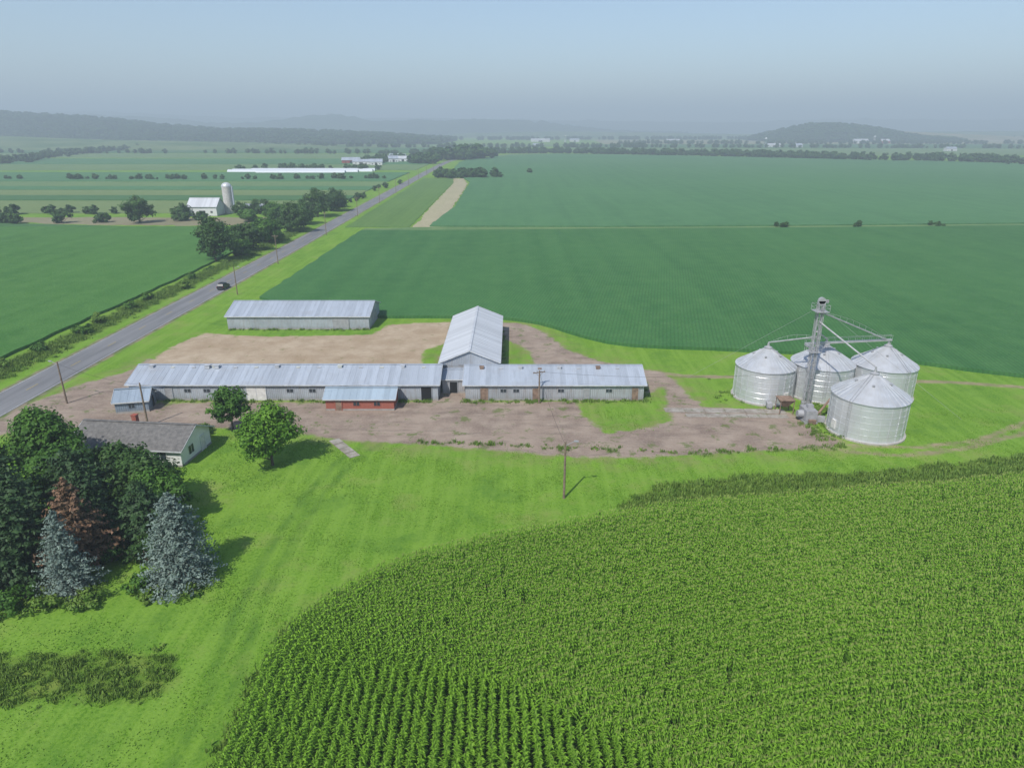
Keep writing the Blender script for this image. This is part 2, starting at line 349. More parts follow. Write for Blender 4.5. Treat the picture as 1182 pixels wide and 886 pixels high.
def tree(name,loc,h,r,kind='green',cb=.22,nc=80,nl=100,ls=.3,seed=0,top=1.0,link=True,trunk_r=.2):
    q=np.random.default_rng(seed)
    u=unit(q.normal(0,1,(nc,3)));rad=q.uniform(0,1,nc)**.4
    th=np.arctan2(u[:,1],u[:,0]);a=q.uniform(0,6.28,4)
    lob=1+.16*np.sin(2*th+a[0])+.13*np.sin(3*th+a[1]+2*u[:,2])+.12*np.sin(5*u[:,2]*1.5+a[2]+th)
    hh=(h*(1-cb))/2;zc=h*cb+hh
    wid=np.where(u[:,2]>0,1-.25*u[:,2]**2*(2-top),1)
    C=np.stack([u[:,0]*r*.82*rad*lob*wid,u[:,1]*r*.82*rad*lob*wid,zc+u[:,2]*hh*.84*rad*(.9+.1*lob)],1)
    rc=r*q.uniform(.17,.34,nc)
    ci=np.repeat(np.arange(nc),nl);d=unit(q.normal(0,1,(nc*nl,3)));
    pr=q.uniform(.35,1.12,nc*nl)[:,None]
    pos=C[ci]+d*rc[ci][:,None]*pr*np.array([1,1,.75])
    out=unit(pos-np.array([0,0,zc]));V,Fq=leaves(pos,d*.8+out*.7+np.array([0,0,.35]),ls,q)
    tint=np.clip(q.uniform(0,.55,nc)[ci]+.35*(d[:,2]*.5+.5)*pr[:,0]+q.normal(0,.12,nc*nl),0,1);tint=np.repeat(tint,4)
    sp=[((0,0,-.1),(q.normal(0,.1),q.normal(0,.1),h*cb+hh*.4),trunk_r*h/9,trunk_r*.55*h/9),((0,0,h*cb+hh*.35),(q.normal(0,.3),q.normal(0,.3),h*.85),trunk_r*.55*h/9,.03)]
    for i in q.choice(nc,min(nc,14),replace=False): sp.append(((0,0,h*cb*q.uniform(.8,1.6)),tuple(C[i]),.09*h/9,.02))
    V2,F2=limbs(sp);n=len(V)
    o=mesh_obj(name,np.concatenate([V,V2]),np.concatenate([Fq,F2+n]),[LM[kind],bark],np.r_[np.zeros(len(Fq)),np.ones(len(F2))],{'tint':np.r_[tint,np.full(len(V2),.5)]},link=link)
    o.location=loc if len(loc)==3 else (*loc,0);return o
def conifer(name,loc,h,r,kind='pine',seed=0,layers=26,per=15,seg=9,ls=.22,base=.05,link=True,irr=.15,shape=.82):
    q=np.random.default_rng(seed);PC=[];PN=[];T=[];sp=[((0,0,-.1),(0,0,h*.97),.02*h+.04,.02)]
    a0=q.uniform(0,6.28,3)
    for k in range(layers):
        t=k/(layers-1);z=h*(base+(1-base)*t*.985);L=r*(1-t)**shape*(1 if t>.08 else .85)+.12
        m=max(5,int(per*(1-t*.55)))
        for j in range(m):
            an=6.283*j/m+k*2.4+q.normal(0,.15)
            l=L*q.uniform(1-irr*1.6,1+irr)*(1+irr*.7*math.sin(2*an+a0[0]+3*t));lt=q.uniform(0,.5)
            drop=q.uniform(.12,.3)
            dr=np.array([math.cos(an),math.sin(an),0]);sd=np.array([-dr[1],dr[0],0])
            n=max(3,int(seg*l/r*1.2)+2)
            for s_ in range(n):
                f=(s_+.6)/n;wd=.28*l*(1-f)*.9+.1
                for e in(-1,0,1):
                    pz=z-drop*l*f+.16*l*f*f+q.normal(0,.06)
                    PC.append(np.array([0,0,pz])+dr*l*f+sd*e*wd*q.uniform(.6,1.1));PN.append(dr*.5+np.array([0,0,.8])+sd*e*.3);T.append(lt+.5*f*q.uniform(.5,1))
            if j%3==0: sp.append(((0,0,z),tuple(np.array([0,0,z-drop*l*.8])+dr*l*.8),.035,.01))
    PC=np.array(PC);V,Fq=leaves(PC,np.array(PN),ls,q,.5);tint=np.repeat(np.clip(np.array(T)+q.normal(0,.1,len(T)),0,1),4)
    V2,F2=limbs(sp);n=len(V)
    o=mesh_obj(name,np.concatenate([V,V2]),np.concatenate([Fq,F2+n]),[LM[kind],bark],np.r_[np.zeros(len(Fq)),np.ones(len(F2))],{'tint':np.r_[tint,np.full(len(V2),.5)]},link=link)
    o.location=(*loc,0);return o
def scatter(name,pts,rots,scls,idx,protos):
    cl=bpy.data.collections.new(name+'_parts')
    for p in protos: cl.objects.link(p)
    me=bpy.data.meshes.new(name);pts=np.asarray(pts,np.float32);n=len(pts)
    me.vertices.add(n);me.vertices.foreach_set('co',pts.ravel())
    a=me.attributes.new('rot','FLOAT_VECTOR','POINT');a.data.foreach_set('vector',np.asarray(rots,np.float32).ravel())
    a=me.attributes.new('scl','FLOAT_VECTOR','POINT');s=np.asarray(scls,np.float32);s=s if s.ndim==2 else np.repeat(s[:,None],3,1);a.data.foreach_set('vector',s.ravel())
    a=me.attributes.new('idx','INT','POINT');a.data.foreach_set('value',np.asarray(idx,np.int32))
    o=bpy.data.objects.new(name,me);COL.objects.link(o)
    g=bpy.data.node_groups.new(name,'GeometryNodeTree');g.interface.new_socket('Geometry',in_out='INPUT',socket_type='NodeSocketGeometry');g.interface.new_socket('Geometry',in_out='OUTPUT',socket_type='NodeSocketGeometry')
    N=g.nodes.new;gi=N('NodeGroupInput');go=N('NodeGroupOutput');ip=N('GeometryNodeInstanceOnPoints');ci=N('GeometryNodeCollectionInfo')
    ci.inputs['Collection'].default_value=cl;ci.inputs['Separate Children'].default_value=True;ci.inputs['Reset Children'].default_value=True
    ip.inputs['Pick Instance'].default_value=True
    def na(nm,t):
        x=N('GeometryNodeInputNamedAttribute');x.data_type=t;x.inputs['Name'].default_value=nm;return x.outputs['Attribute']
    K=g.links.new;K(gi.outputs[0],ip.inputs['Points']);K(ci.outputs[0],ip.inputs['Instance']);K(na('idx','INT'),ip.inputs['Instance Index'])
    K(na('rot','FLOAT_VECTOR'),ip.inputs['Rotation']);K(na('scl','FLOAT_VECTOR'),ip.inputs['Scale']);K(ip.outputs[0],go.inputs[0])
    md=o.modifiers.new('scatter','NODES');md.node_group=g;return o

# ------------------------------------------------------------ corn field
tassel=simple('corn_tassel',(.33,.39,.11),.8)
def cornclump(seed):
    q=np.random.default_rng(seed);V=[];Fq=[];T=[];M_=[]
    for k in range(4):
        bx=(k-1.5)*.15+q.normal(0,.025);by=q.normal(0,.03);H=q.uniform(1.95,2.3);pl=q.uniform(.5,2.6)
        V+= [(bx-.02,by,0),(bx+.02,by,0),(bx+.015,by,H),(bx-.015,by,H)];Fq.append([len(V)-4,len(V)-3,len(V)-2,len(V)-1]);T+=[.3]*4;M_.append(0)
        for i in range(10):
            z0=.35+(H-.5)*i/9;an=pl+(i%2)*3.14+q.normal(0,.4);L=q.uniform(.28,.48)*(1 if i<7 else .8);d=np.array([math.cos(an),math.sin(an)]);s_=np.array([-d[1],d[0]])
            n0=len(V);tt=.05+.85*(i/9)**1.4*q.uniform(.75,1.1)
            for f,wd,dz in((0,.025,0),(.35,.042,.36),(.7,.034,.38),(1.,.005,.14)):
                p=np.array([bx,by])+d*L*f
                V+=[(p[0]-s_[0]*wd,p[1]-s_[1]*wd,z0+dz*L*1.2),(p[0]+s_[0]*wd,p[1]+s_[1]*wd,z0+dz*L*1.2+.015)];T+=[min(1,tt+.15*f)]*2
            for e in range(3): Fq.append([n0+2*e,n0+2*e+1,n0+2*e+3,n0+2*e+2]);M_.append(0)
        for i in range(4):
            an=q.uniform(0,6.28);n0=len(V);V+=[(bx-.012,by,H-.08),(bx+.012,by,H-.08),(bx+.08*math.cos(an)+.009,by+.08*math.sin(an),H+.2),(bx+.08*math.cos(an)-.009,by+.08*math.sin(an),H+.2)];Fq.append([n0,n0+1,n0+2,n0+3]);T+=[1.]*4;M_.append(1)
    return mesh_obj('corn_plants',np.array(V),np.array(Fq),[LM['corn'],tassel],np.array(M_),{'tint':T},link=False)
cp=[cornclump(s) for s in range(5)]
B=smooth_line(CORNB,.6)
t=np.gradient(B,axis=0);t=unit(t);nr=np.stack([t[:,1],-t[:,0]],1)
allp=[];ang=[]
for k in range(0,84):
    d=.4+k*.76;Q=B+nr*d
    seg=np.linalg.norm(np.diff(Q,axis=0),axis=1);s_=np.r_[0,np.cumsum(seg)]
    m=int(s_[-1]/.6);ss=np.linspace(0,s_[-1],m)+rng.uniform(0,.3)
    qx=np.interp(ss,s_,Q[:,0]);qy=np.interp(ss,s_,Q[:,1]);aa=np.interp(ss,s_,np.unwrap(np.arctan2(t[:,1],t[:,0])))
    allp.append(np.stack([qx,qy,np.full(m,d)],1));ang.append(aa)
allp=np.concatenate(allp);ang=np.concatenate(ang)
dd=d_line(allp[:,:2],B);ok=(np.abs(dd-allp[:,2])<.12)&(allp[:,1]>18)&(allp[:,0]<112)&(rng.uniform(0,1,len(dd))>.012)
ok&=(np.abs(allp[:,0])<allp[:,1]*1.15+30)
allp=allp[ok];ang=ang[ok];n=len(allp)
lo=np.sin(allp[:,0]*.13+allp[:,1]*.21)*.5+np.sin(allp[:,0]*.31-allp[:,1]*.17+1)*.5
sc_=.95+.07*lo+rng.normal(0,.04,n)
pts=np.stack([allp[:,0]+rng.normal(0,.03,n),allp[:,1]+rng.normal(0,.03,n),np.zeros(n)],1)
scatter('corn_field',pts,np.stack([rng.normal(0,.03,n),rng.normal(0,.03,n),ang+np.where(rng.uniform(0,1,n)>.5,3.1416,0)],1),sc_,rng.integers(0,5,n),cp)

# ------------------------------------------------------------ weeds / rough grass
def tuft(seed,nb=26,hh=.7,sp=.45,wd=.03,kind='weed',nm='grass_tuft'):
    q=np.random.default_rng(seed);V=[];Fq=[];T=[];t0=q.uniform(0,.4)
    for i in range(nb):
        x,y=q.normal(0,sp*.45,2);an=q.uniform(0,6.28);l=hh*q.uniform(.5,1.1);b2=q.uniform(.1,.6)*l;s_=np.array([-math.sin(an),math.cos(an)])*wd*q.uniform(.6,1.6)
        n0=len(V);e=np.array([x+math.cos(an)*b2,y+math.sin(an)*b2]);mdl=np.array([x+math.cos(an)*b2*.3,y+math.sin(an)*b2*.3])
        V+=[(x-s_[0],y-s_[1],0),(x+s_[0],y+s_[1],0),(mdl[0]+s_[0]*1.3,mdl[1]+s_[1]*1.3,l*.6),(mdl[0]-s_[0]*1.3,mdl[1]-s_[1]*1.3,l*.6),(e[0]+s_[0]*.4,e[1]+s_[1]*.4,l),(e[0]-s_[0]*.4,e[1]-s_[1]*.4,l)]
        Fq+=[[n0,n0+1,n0+2,n0+3],[n0+3,n0+2,n0+4,n0+5]];tt=t0+q.uniform(.1,.6);T+=[tt*.6]*2+[tt]*4
    return mesh_obj(nm,V,np.array(Fq),[LM[kind]],None,{'tint':T},link=False)
tf=[tuft(s,34,.55,.7,.026) for s in range(4)]+[tuft(9,46,.38,.8,.05)]
def fillpoly(poly,dens):
    poly=np.array(poly);x0,y0=poly.min(0);x1,y1=poly.max(0);n=int((x1-x0)*(y1-y0)*dens);Q=np.stack([rng.uniform(x0,x1,n),rng.uniform(y0,y1,n)],1);return Q[sd_poly(Q,poly)>0]
blp=fillpoly(ROUGHBL,4.2)
WP=np.concatenate([fillpoly(ROUGH,2.6),np.stack([rng.normal(-89.5,1.4,2600),rng.uniform(75,300,2600)],1)])
e=smooth_line(CORNB,.5);e=np.repeat(e,2,0)+rng.normal(0,.4,(len(e)*2,2))+np.array([-.3,.6])*.8;WP=np.concatenate([WP,e])
S1=rng.uniform(.6,1.3,len(WP))
WP=np.concatenate([WP,blp+rng.normal(0,.35,blp.shape)]);S1=np.r_[S1,rng.uniform(.3,.9,len(blp))]
w2=[]
for a,b_,k in(((-59.8,99.2),(-11.8,99.2),90),((-7.2,99.2),(20.6,99.2),80),((20.9,99.5),(20.9,109),30),((-60,109.3),(-12,109.3),60),((-60.2,139.6),(-30.3,139.6),60),((-2,110),(-2,139),50),((-12.4,112),(-12.4,139),40),((-13,84.5),(24,80.8),60),((24,80.8),(45,83),40),((-7,99),(-7,109),20)):
    tt=rng.uniform(0,1,k)[:,None];w2.append(np.array(a)*(1-tt)+np.array(b_)*tt+rng.normal(0,.35,(k,2)))
for a,rad in(((38,101),8),((47,95.5),3.5),((54,95),3.5),((44,88),4)):
    w2.append(np.array(a)+rng.normal(0,rad*.4,(50,2)))
w2=np.concatenate(w2);WP=np.concatenate([WP,w2]);S1=np.r_[S1,rng.uniform(.35,.95,len(w2))]
n=len(WP);scatter('rough_grass',np.c_[WP,np.zeros(n)],np.stack([np.zeros(n),np.zeros(n),rng.uniform(0,6.28,n)],1),S1,rng.integers(0,5,n),tf)
lt=[tuft(50+s,22,.11,1.3,.03,'grass','turf_clump') for s in range(4)]
LP=np.stack([rng.uniform(-62,75,14000),rng.uniform(22,96,14000)],1)
keep=(sd_poly(LP,CORNB+[(115,6)])<-.3)&(drive_sd(LP)<-.3)&(np.abs(LP[:,0])<LP[:,1]*.95+8)
cl_=np.sin(LP[:,0]*.5+np.sin(LP[:,1]*.4)*2)+np.sin(LP[:,1]*.62+LP[:,0]*.21)+rng.normal(0,.9,len(LP));keep&=cl_>.2
LP=LP[keep];n=len(LP);scatter('lawn_grass',np.c_[LP,np.zeros(n)],np.stack([np.zeros(n),np.zeros(n),rng.uniform(0,6.28,n)],1),rng.uniform(.6,1.3,n),rng.integers(0,4,n),lt)

# ------------------------------------------------------------ trees near the house
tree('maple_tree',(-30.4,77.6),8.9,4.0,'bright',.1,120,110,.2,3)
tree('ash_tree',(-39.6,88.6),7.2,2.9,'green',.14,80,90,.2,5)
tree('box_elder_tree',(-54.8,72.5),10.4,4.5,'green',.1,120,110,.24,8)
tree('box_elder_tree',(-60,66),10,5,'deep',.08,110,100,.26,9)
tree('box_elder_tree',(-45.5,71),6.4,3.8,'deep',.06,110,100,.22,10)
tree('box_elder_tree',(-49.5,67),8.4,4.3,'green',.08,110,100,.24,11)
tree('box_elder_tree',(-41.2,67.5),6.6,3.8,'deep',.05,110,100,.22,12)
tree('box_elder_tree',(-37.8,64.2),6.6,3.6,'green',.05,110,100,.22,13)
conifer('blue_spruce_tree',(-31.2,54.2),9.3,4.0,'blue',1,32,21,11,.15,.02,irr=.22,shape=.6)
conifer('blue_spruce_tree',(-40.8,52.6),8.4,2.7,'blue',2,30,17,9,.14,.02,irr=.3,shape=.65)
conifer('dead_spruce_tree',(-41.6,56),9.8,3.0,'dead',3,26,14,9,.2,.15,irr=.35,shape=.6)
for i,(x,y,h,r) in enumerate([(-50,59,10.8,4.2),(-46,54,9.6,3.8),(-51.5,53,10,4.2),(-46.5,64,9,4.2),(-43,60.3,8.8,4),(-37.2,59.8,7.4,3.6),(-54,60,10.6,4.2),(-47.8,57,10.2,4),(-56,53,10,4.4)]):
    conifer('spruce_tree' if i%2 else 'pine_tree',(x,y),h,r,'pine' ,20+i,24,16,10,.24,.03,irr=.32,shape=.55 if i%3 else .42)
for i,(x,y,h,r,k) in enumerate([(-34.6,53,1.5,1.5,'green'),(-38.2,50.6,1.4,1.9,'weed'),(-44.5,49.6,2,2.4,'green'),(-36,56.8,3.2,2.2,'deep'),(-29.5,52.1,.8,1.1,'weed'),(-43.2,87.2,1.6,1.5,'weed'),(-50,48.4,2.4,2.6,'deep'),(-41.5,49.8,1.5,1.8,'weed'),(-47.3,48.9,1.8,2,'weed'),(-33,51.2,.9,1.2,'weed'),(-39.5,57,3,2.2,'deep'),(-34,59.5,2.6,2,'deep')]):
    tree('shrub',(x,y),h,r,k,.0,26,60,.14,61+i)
for i,(x,y,h,r,k) in enumerate([(-95,219,14.8,7.2,'deep'),(-91,238,10,6,'deep'),(-90,256,11,6.5,'green'),(-94,262,9,5,'deep'),(-91,286,12.5,8,'deep'),(-93,310,10,7,'deep'),(-94,338,14,8.5,'deep'),(-91,362,12,7.5,'deep'),(-95,380,9,6,'green'),(-112,330,8,6,'green'),(-120,318,6,5,'green'),(-90,228,6,4,'green'),(-98,246,8,5,'green')]):
    tree('roadside_tree',(x,y),h,r,k,.06,70,80,.42,100+i)
for i in range(16):
    y=112+i*11.5+rng.uniform(-4,4);tree('hedge_shrub',(-90.2+rng.normal(0,1),y),rng.uniform(1.2,3),rng.uniform(1.3,2.4),'green' if i%3 else 'weed',.0,20,50,.22,300+i)
tree('oak_tree',(-168,314),12.5,7.5,'deep',.05,60,70,.55,130)
for i,(x,y,h,r) in enumerate([(-203,314,6.5,4.5),(-222,312,5,4),(-186,316,5,4),(-160,336,7,6),(-152,322,5,5),(-228,314,4.5,4),(-133,345,7,5),(-127,352,8,6),(-145,325,4,4)]):
    tree('bush',(x,y),h,r,'deep',.0,24,60,.5,140+i)

# distant tree masses
fp=[tree('tree_crown',(0,0,0),11,5.5,'far',.0,34,24,1.05,200+i,link=False) for i in range(4)]
def treeline(name,line,n,wid,smin=.5,smax=1.1):
    L=smooth_line(line,5) if len(line)>2 else np.linspace(line[0],line[1],200)
    i=rng.integers(0,len(L),n);Q=L[i]+rng.normal(0,wid,(n,2));s=rng.uniform(smin,smax,n)
    return scatter(name,np.c_[Q,np.zeros(n)],np.stack([np.zeros(n)]*2+[rng.uniform(0,6.28,n)],1),np.stack([s*1.2,s*1.2,s],1),rng.integers(0,4,n),[p.copy() for p in fp])
treeline('distant_tree_line',[(-44,1215),(73,1245),(235,1165),(392,1060),(476,980),(566,945),(640,870),(800,800)],520,10,.45,1.05)
treeline('distant_tree_line',[(-600,602),(-251,594),(-110,604)],80,2.5,.2,.5)
treeline('distant_tree_line',[(-606,850),(-722,1197),(-811,1646)],110,7,.5,1)
treeline('distant_tree_line',[(-100,975),(-60,1000),(-38,1035)],44,11,1.1,1.9)
treeline('distant_tree_line',[(-66,622),(-45,619),(-14,622)],46,4,.4,.85)
treeline('distant_tree_line',[(-124,872),(-97,872)],14,6,.8,1.3)
treeline('distant_tree_line',[(-280,726),(-200,732),(-140,728)],30,3,.4,.7)
treeline('distant_tree_line',[(-170,860),(-160,950),(-139,1000)],24,10,.6,1.0)
treeline('distant_tree_line',[(-300,349),(-240,350),(-180,347)],18,3,.25,.5)
treeline('distant_tree_line',[(-98,300),(-90,425),(-92,560)],20,3,.2,.4)
treeline('distant_tree_line',[(-1500,1250),(-600,1240),(-120,1200)],150,6,.4,.9)
treeline('distant_tree_line',[(-1800,1700),(-900,1660),(-100,1600),(300,1620)],300,14,.6,1.1)
treeline('distant_tree_line',[(150,1620),(700,1580),(1500,1520),(2200,1700)],320,14,.5,1.)
treeline('distant_tree_line',[(300,2000),(900,1980),(1800,2050),(2600,2300)],340,22,.7,1.1)
treeline('distant_tree_line',[(-1200,2400),(0,2700),(1200,2750),(3200,2650)],640,40,1,1.4)
treeline('distant_tree_line',[(600,840),(760,860),(1000,800),(1400,760)],180,8,.5,1.)
for x,y,s in[(117,300,.3),(150,301,.34),(185,303,.3),(17,683,.6)]:
    treeline('distant_bush',[(x-2,y),(x+2,y)],4,1.2,s*.5,s)

# ------------------------------------------------------------ hills
def hillmat(name,c1,c2):
    b=NB(name,.95,spec=.1);b.col(b.mix(b.rng(b.noise(.01,5,rough=.7),.4,.6),c1,c2));return b.m
woodm=hillmat('wooded_hillside',(.015,.04,.016),(.04,.08,.025));fieldm=hillmat('hillside_fields',(.06,.13,.035),(.15,.2,.08));tanm=hillmat('hillside_tan',(.3,.26,.17),(.14,.18,.08))
def hill(name,prof,Y0,dep,mat,rough=3,nx=160,nyy=24,trees=0):
    prof=sorted(prof);px=[p[0] for p in prof];pz=[p[1] for p in prof];xx=np.linspace(px[0],px[-1],nx);v=np.linspace(-1,1,nyy)
    XX,VV=np.meshgrid(xx,v);h=np.interp(XX,px,pz);k=np.cos(VV*math.pi/2)**1.2
    q=np.random.default_rng(int(Y0));Z=h*k+q.normal(0,rough,XX.shape)*k*(h>2)-2*(1-k)-.5
    YY=Y0+VV*dep+dep*.15*np.sin(XX/dep)
    I=np.arange(nx*nyy).reshape(nyy,nx);F=np.stack([I[:-1,:-1],I[:-1,1:],I[1:,1:],I[1:,:-1]],-1).reshape(-1,4)
    o=mesh_obj(name,np.stack([XX.ravel(),YY.ravel(),Z.ravel()],1),F,[mat],smooth=True)
    if trees:
        q1=q.uniform(px[0],px[-1],trees);q2=q.uniform(-.95,.35,trees);hz=np.interp(q1,px,pz)*np.cos(q2*math.pi/2)**1.2-1.5
        s=q.uniform(1.0,1.7,trees)
        scatter('hillside_woods',np.stack([q1,Y0+q2*dep+dep*.15*np.sin(q1/dep),hz],1),np.stack([np.zeros(trees)]*2+[q.uniform(0,6.28,trees)],1),np.stack([s*1.5,s*1.5,s],1),q.integers(0,4,trees),[p.copy() for p in fp])
    return o
hill('wooded_hill',[(-3200,88),(-2200,95),(-1750,85),(-1616,78),(-1343,64),(-1151,44),(-933,28),(-659,26),(-386,14),(-194,1)],2350,420,woodm,2,trees=4600)
hill('pasture_hill',[(-2600,40),(-1700,34),(-1300,26),(-1000,16),(-600,10),(-250,1)],1700,330,fieldm,.5)
hill('wooded_hill',[(830,1),(930,26),(1007,44),(1100,46),(1200,34),(1330,8),(1400,1)],2500,260,woodm,2,80,trees=1100)
hill('pasture_hill',[(1250,1),(1400,32),(1600,24),(1900,12),(2600,20),(3500,6)],2750,300,tanm,.5)
hill('pasture_hill',[(-500,1),(-200,18),(200,25),(700,20),(1200,12),(1800,24),(3000,30),(4500,8)],3700,500,fieldm,1)
hill('distant_hill',[(-4500,130),(-3300,120),(-2700,118),(-2300,105),(-1900,70),(-1550,72),(-1250,112),(-1050,116),(-850,80),(-400,88),(0,92),(250,70),(600,30),(1100,15)],4600,600,woodm,5)
hill('distant_hill',[(-8000,150),(-4000,190),(-2500,130),(-500,120),(1000,100),(2200,90),(3000,120),(4200,110),(6000,150),(8500,120)],6800,900,woodm,6)

# ------------------------------------------------------------ building materials
def metalwall(name,c,rust=.35):
    b=NB(name,.55,.15);o=b.obj();n1=b.noise(.35,4,o);st=b.noise(1,4,b.mapv(o,(2.2,2.2,.25)),rough=.7)
    cc=b.mix(b.rng(n1,.35,.65),tuple(q*.82 for q in c),tuple(q*1.08 for q in c));cc=b.mix(b.rng(st,.48,.72,0,rust),cc,(.25,.2,.17))
    sp=b.n('ShaderNodeSeparateXYZ');b.L(o,sp.inputs[0])
    low=b.rng(b.math('ADD',sp.outputs[2],b.math('MULTIPLY',st,-.8)),-.4,.4,.5,0);cc=b.mix(low,cc,(.19,.17,.15))
    rib=b.math('SINE',b.math('MULTIPLY',b.math('ADD',sp.outputs[0],sp.outputs[1]),2*math.pi/.3))
    b.col(cc);b.bump(rib,.6,.03);return b.m
def metalroof(name,c,stain=.25,pan=.9):
    b=NB(name,.45,.22);o=b.obj();sp=b.n('ShaderNodeSeparateXYZ');b.L(o,sp.inputs[0])
    wn=b.n('ShaderNodeTexWhiteNoise',noise_dimensions='1D');b.L(b.math('FLOOR',b.math('DIVIDE',sp.outputs[0],pan)),wn.inputs['W'])
    cc=b.mix(wn.outputs['Value'],tuple(q*.87 for q in c),tuple(q*1.07 for q in c))
    st=b.noise(1,4,b.mapv(o,(1.6,.22,.5)),rough=.7);cc=b.mix(b.rng(st,.46,.7,0,stain),cc,tuple(q*.55 for q in c))
    cc=b.mix(b.rng(b.noise(.25,4,o),.55,.72,0,stain*.8),cc,(.3,.28,.26))
    b.col(cc);b.bump(b.math('SINE',b.math('MULTIPLY',sp.outputs[0],2*math.pi/.3)),.2,.02);return b.m
wallg=metalwall('galvanised_wall',(.38,.41,.45));wallr=metalwall('weathered_wall',(.38,.395,.42),.55)
roofg=metalroof('galvanised_roof',(.43,.47,.53),.35);roofw=metalroof('white_steel_roof',(.6,.61,.63),.15);roofb=metalroof('pale_blue_roof',(.38,.46,.53),.15)
doorw=simple('door_white',(.6,.58,.55),.6);doorg=simple('door_steel',(.3,.3,.31),.6);darko=simple('dark_opening',(.015,.015,.017),.9);trim=simple('trim',(.5,.51,.52),.6)
rustm=simple('rusty_steel',(.22,.15,.11),.85,var=.4);plinth=simple('block_foundation',(.3,.28,.26),.9)
glass=NB('window_glass',.15,spec=.6);glass.col((.03,.04,.05));glass=glass.m
ventm=simple('vent_metal',(.42,.43,.45),.5);skym=simple('skylight_panel',(.5,.5,.45),.4)
def building(name,cx,cy,L,W,eave,ridge,rz=0,wall=None,roof=None,over=.35,open_=(),vents=(),ribs=.9,cap=None,gable=None):
    e=empty(name,(cx,cy,0),rz);hl,hw=L/2,W/2
    mb=MB();mb.add([(-hl,-hw,0),(hl,-hw,0),(hl,hw,0),(-hl,hw,0),(-hl,-hw,eave),(hl,-hw,eave),(hl,hw,eave),(-hl,hw,eave),(-hl,0,ridge),(hl,0,ridge)],
        [(0,1,5,4),(2,3,7,6),(1,2,6,9,5),(3,0,4,8,7)],0);mb.obj('walls',[wall],e)
    mb=MB()
    for s in(-1,1): mb.box((0,s*(hw+.012),.12),(L+.06,.06,.28));mb.box((s*(hl+.012),0,.12),(.05,W-.04,.28))
    mb.obj('foundation',[plinth],e)
    sl=(ridge-eave)/hw;mb=MB();ho=hl+over;wo=hw+over;ze=eave-sl*over;th=.09
    for s in(-1,1):
        z1,z2=ze+.03,ridge+.03
        V=[(-ho,s*wo,z1),(ho,s*wo,z1),(ho,0,z2),(-ho,0,z2)];V+=[(x,y,z+th) for x,y,z in V]
        F=[(0,1,2,3),(7,6,5,4),(0,4,5,1),(1,5,6,2),(3,7,4,0)]
        if s>0: F=[f[::-1] for f in F]
        mb.add(V,F)
    mb.obj('roof',[roof],e)
    if ribs:
        mb=MB();n=int(2*ho/ribs)
        for i in range(n+1):
            x=-ho+.05+(2*ho-.1)*i/n
            for s in(-1,1): mb.beam((x,s*wo,ze+.03+th+.01),(x,s*.12,ridge+.03+th-sl*.12+.01),.04,.03)
        mb.obj('roof_ribs',[roof],e)
    mb=MB();mb.box((0,0,ridge+th+.05),(2*ho+.04,.42,.06));mb.obj('ridge_cap',[cap or roof],e)
    mb=MB()
    for s in(-1,1): mb.box((0,s*(wo+.03),ze+.05),(2*ho,.04,.17))
    for t_ in(-1,1):
        for s in(-1,1): mb.beam((t_*(ho+.03),s*wo,ze+.06),(t_*(ho+.03),0,ridge+.06),.04,.18)
    mb.obj('fascia',[trim],e)
    ms={'white':doorw,'steel':doorg,'dark':darko,'glass':glass,'trim':trim,'rust':rustm,'blue':roofb}
    for i,(side,u,wd,z0,hh,kind) in enumerate(open_):
        mb=MB();hx=side in('front','back');s=-1 if side in('front','left') else 1
        def bx(w_,h_,dep,z,m,uu=None):
            uu=u if uu is None else uu
            if hx: mb.box((uu,s*(hw+dep/2),z),(w_,dep,h_),m)
            else: mb.box((s*(hl+dep/2),uu,z),(dep,w_,h_),m)
        if kind in('glass',): bx(wd+.2,hh+.2,.05,z0+hh/2,1);bx(wd,hh,.075,z0+hh/2,0);bx(.05,hh,.09,z0+hh/2,1);nm='window_%d'%i
        else:
            bx(wd,hh,.07,z0+hh/2,0);nm='door_%d'%i
            bx(.09,hh+.1,.1,z0+hh/2,1,u-wd/2-.045);bx(.09,hh+.1,.1,z0+hh/2,1,u+wd/2+.045);bx(wd,.09,.1,z0+hh+.05,1)
            if wd>1.8: bx(.05,hh-.1,.085,z0+hh/2,1)
        mb.obj(nm,[ms[kind],wall],e)
    mb=MB()
    for x,v,w_,h_,k in vents:
        y=-v*hw;z=ridge-sl*abs(y)+.12
        mb.box((x,y,z+h_/2-.03),(w_,w_*.8,h_),k)
        if h_>.25: mb.box((x,y,z+h_),(w_*1.25,w_*1.05,.06),k)
    if vents: mb.obj('roof_vents',[ventm,rustm,darko,skym],e)
    return e
op=[('front',-4.3,3.0,.05,2.35,'white'),('front',-18,1.1,.05,2.1,'steel'),('front',16.5,1.0,.05,2.0,'steel'),('front',22.3,1.6,.05,2.2,'dark'),('right',1,3,.05,2.3,'dark'),('left',0,3,.05,2.3,'steel')]
op+=[('front',x,1.0,1.4,.55,'glass') for x in(-21,-15,-12,-9,1,4.5)]
building('long_livestock_barn',-35.7,104.2,48.2,9.2,2.75,4.3,0,wallg,roofg,.4,op,[(-22+i*3.35,.16,.6,.1 if i%3 else .35,3 if i%2 else 0) for i in range(14)]+[(-13,.2,.7,.5,0),(-11.5,.2,.7,.5,0)])
op=[('front',-11,1.2,.05,2.1,'rust'),('front',-3,.9,.05,2.0,'rust'),('front',5,.9,.05,2.0,'steel'),('front',12.6,1.0,.05,2.1,'rust'),('right',-1,1.2,.05,2.1,'white'),('left',0,3,.05,2.3,'dark')]
op+=[('front',x,.9,1.4,.5,'glass') for x in(-8,-6,1,8.5)]
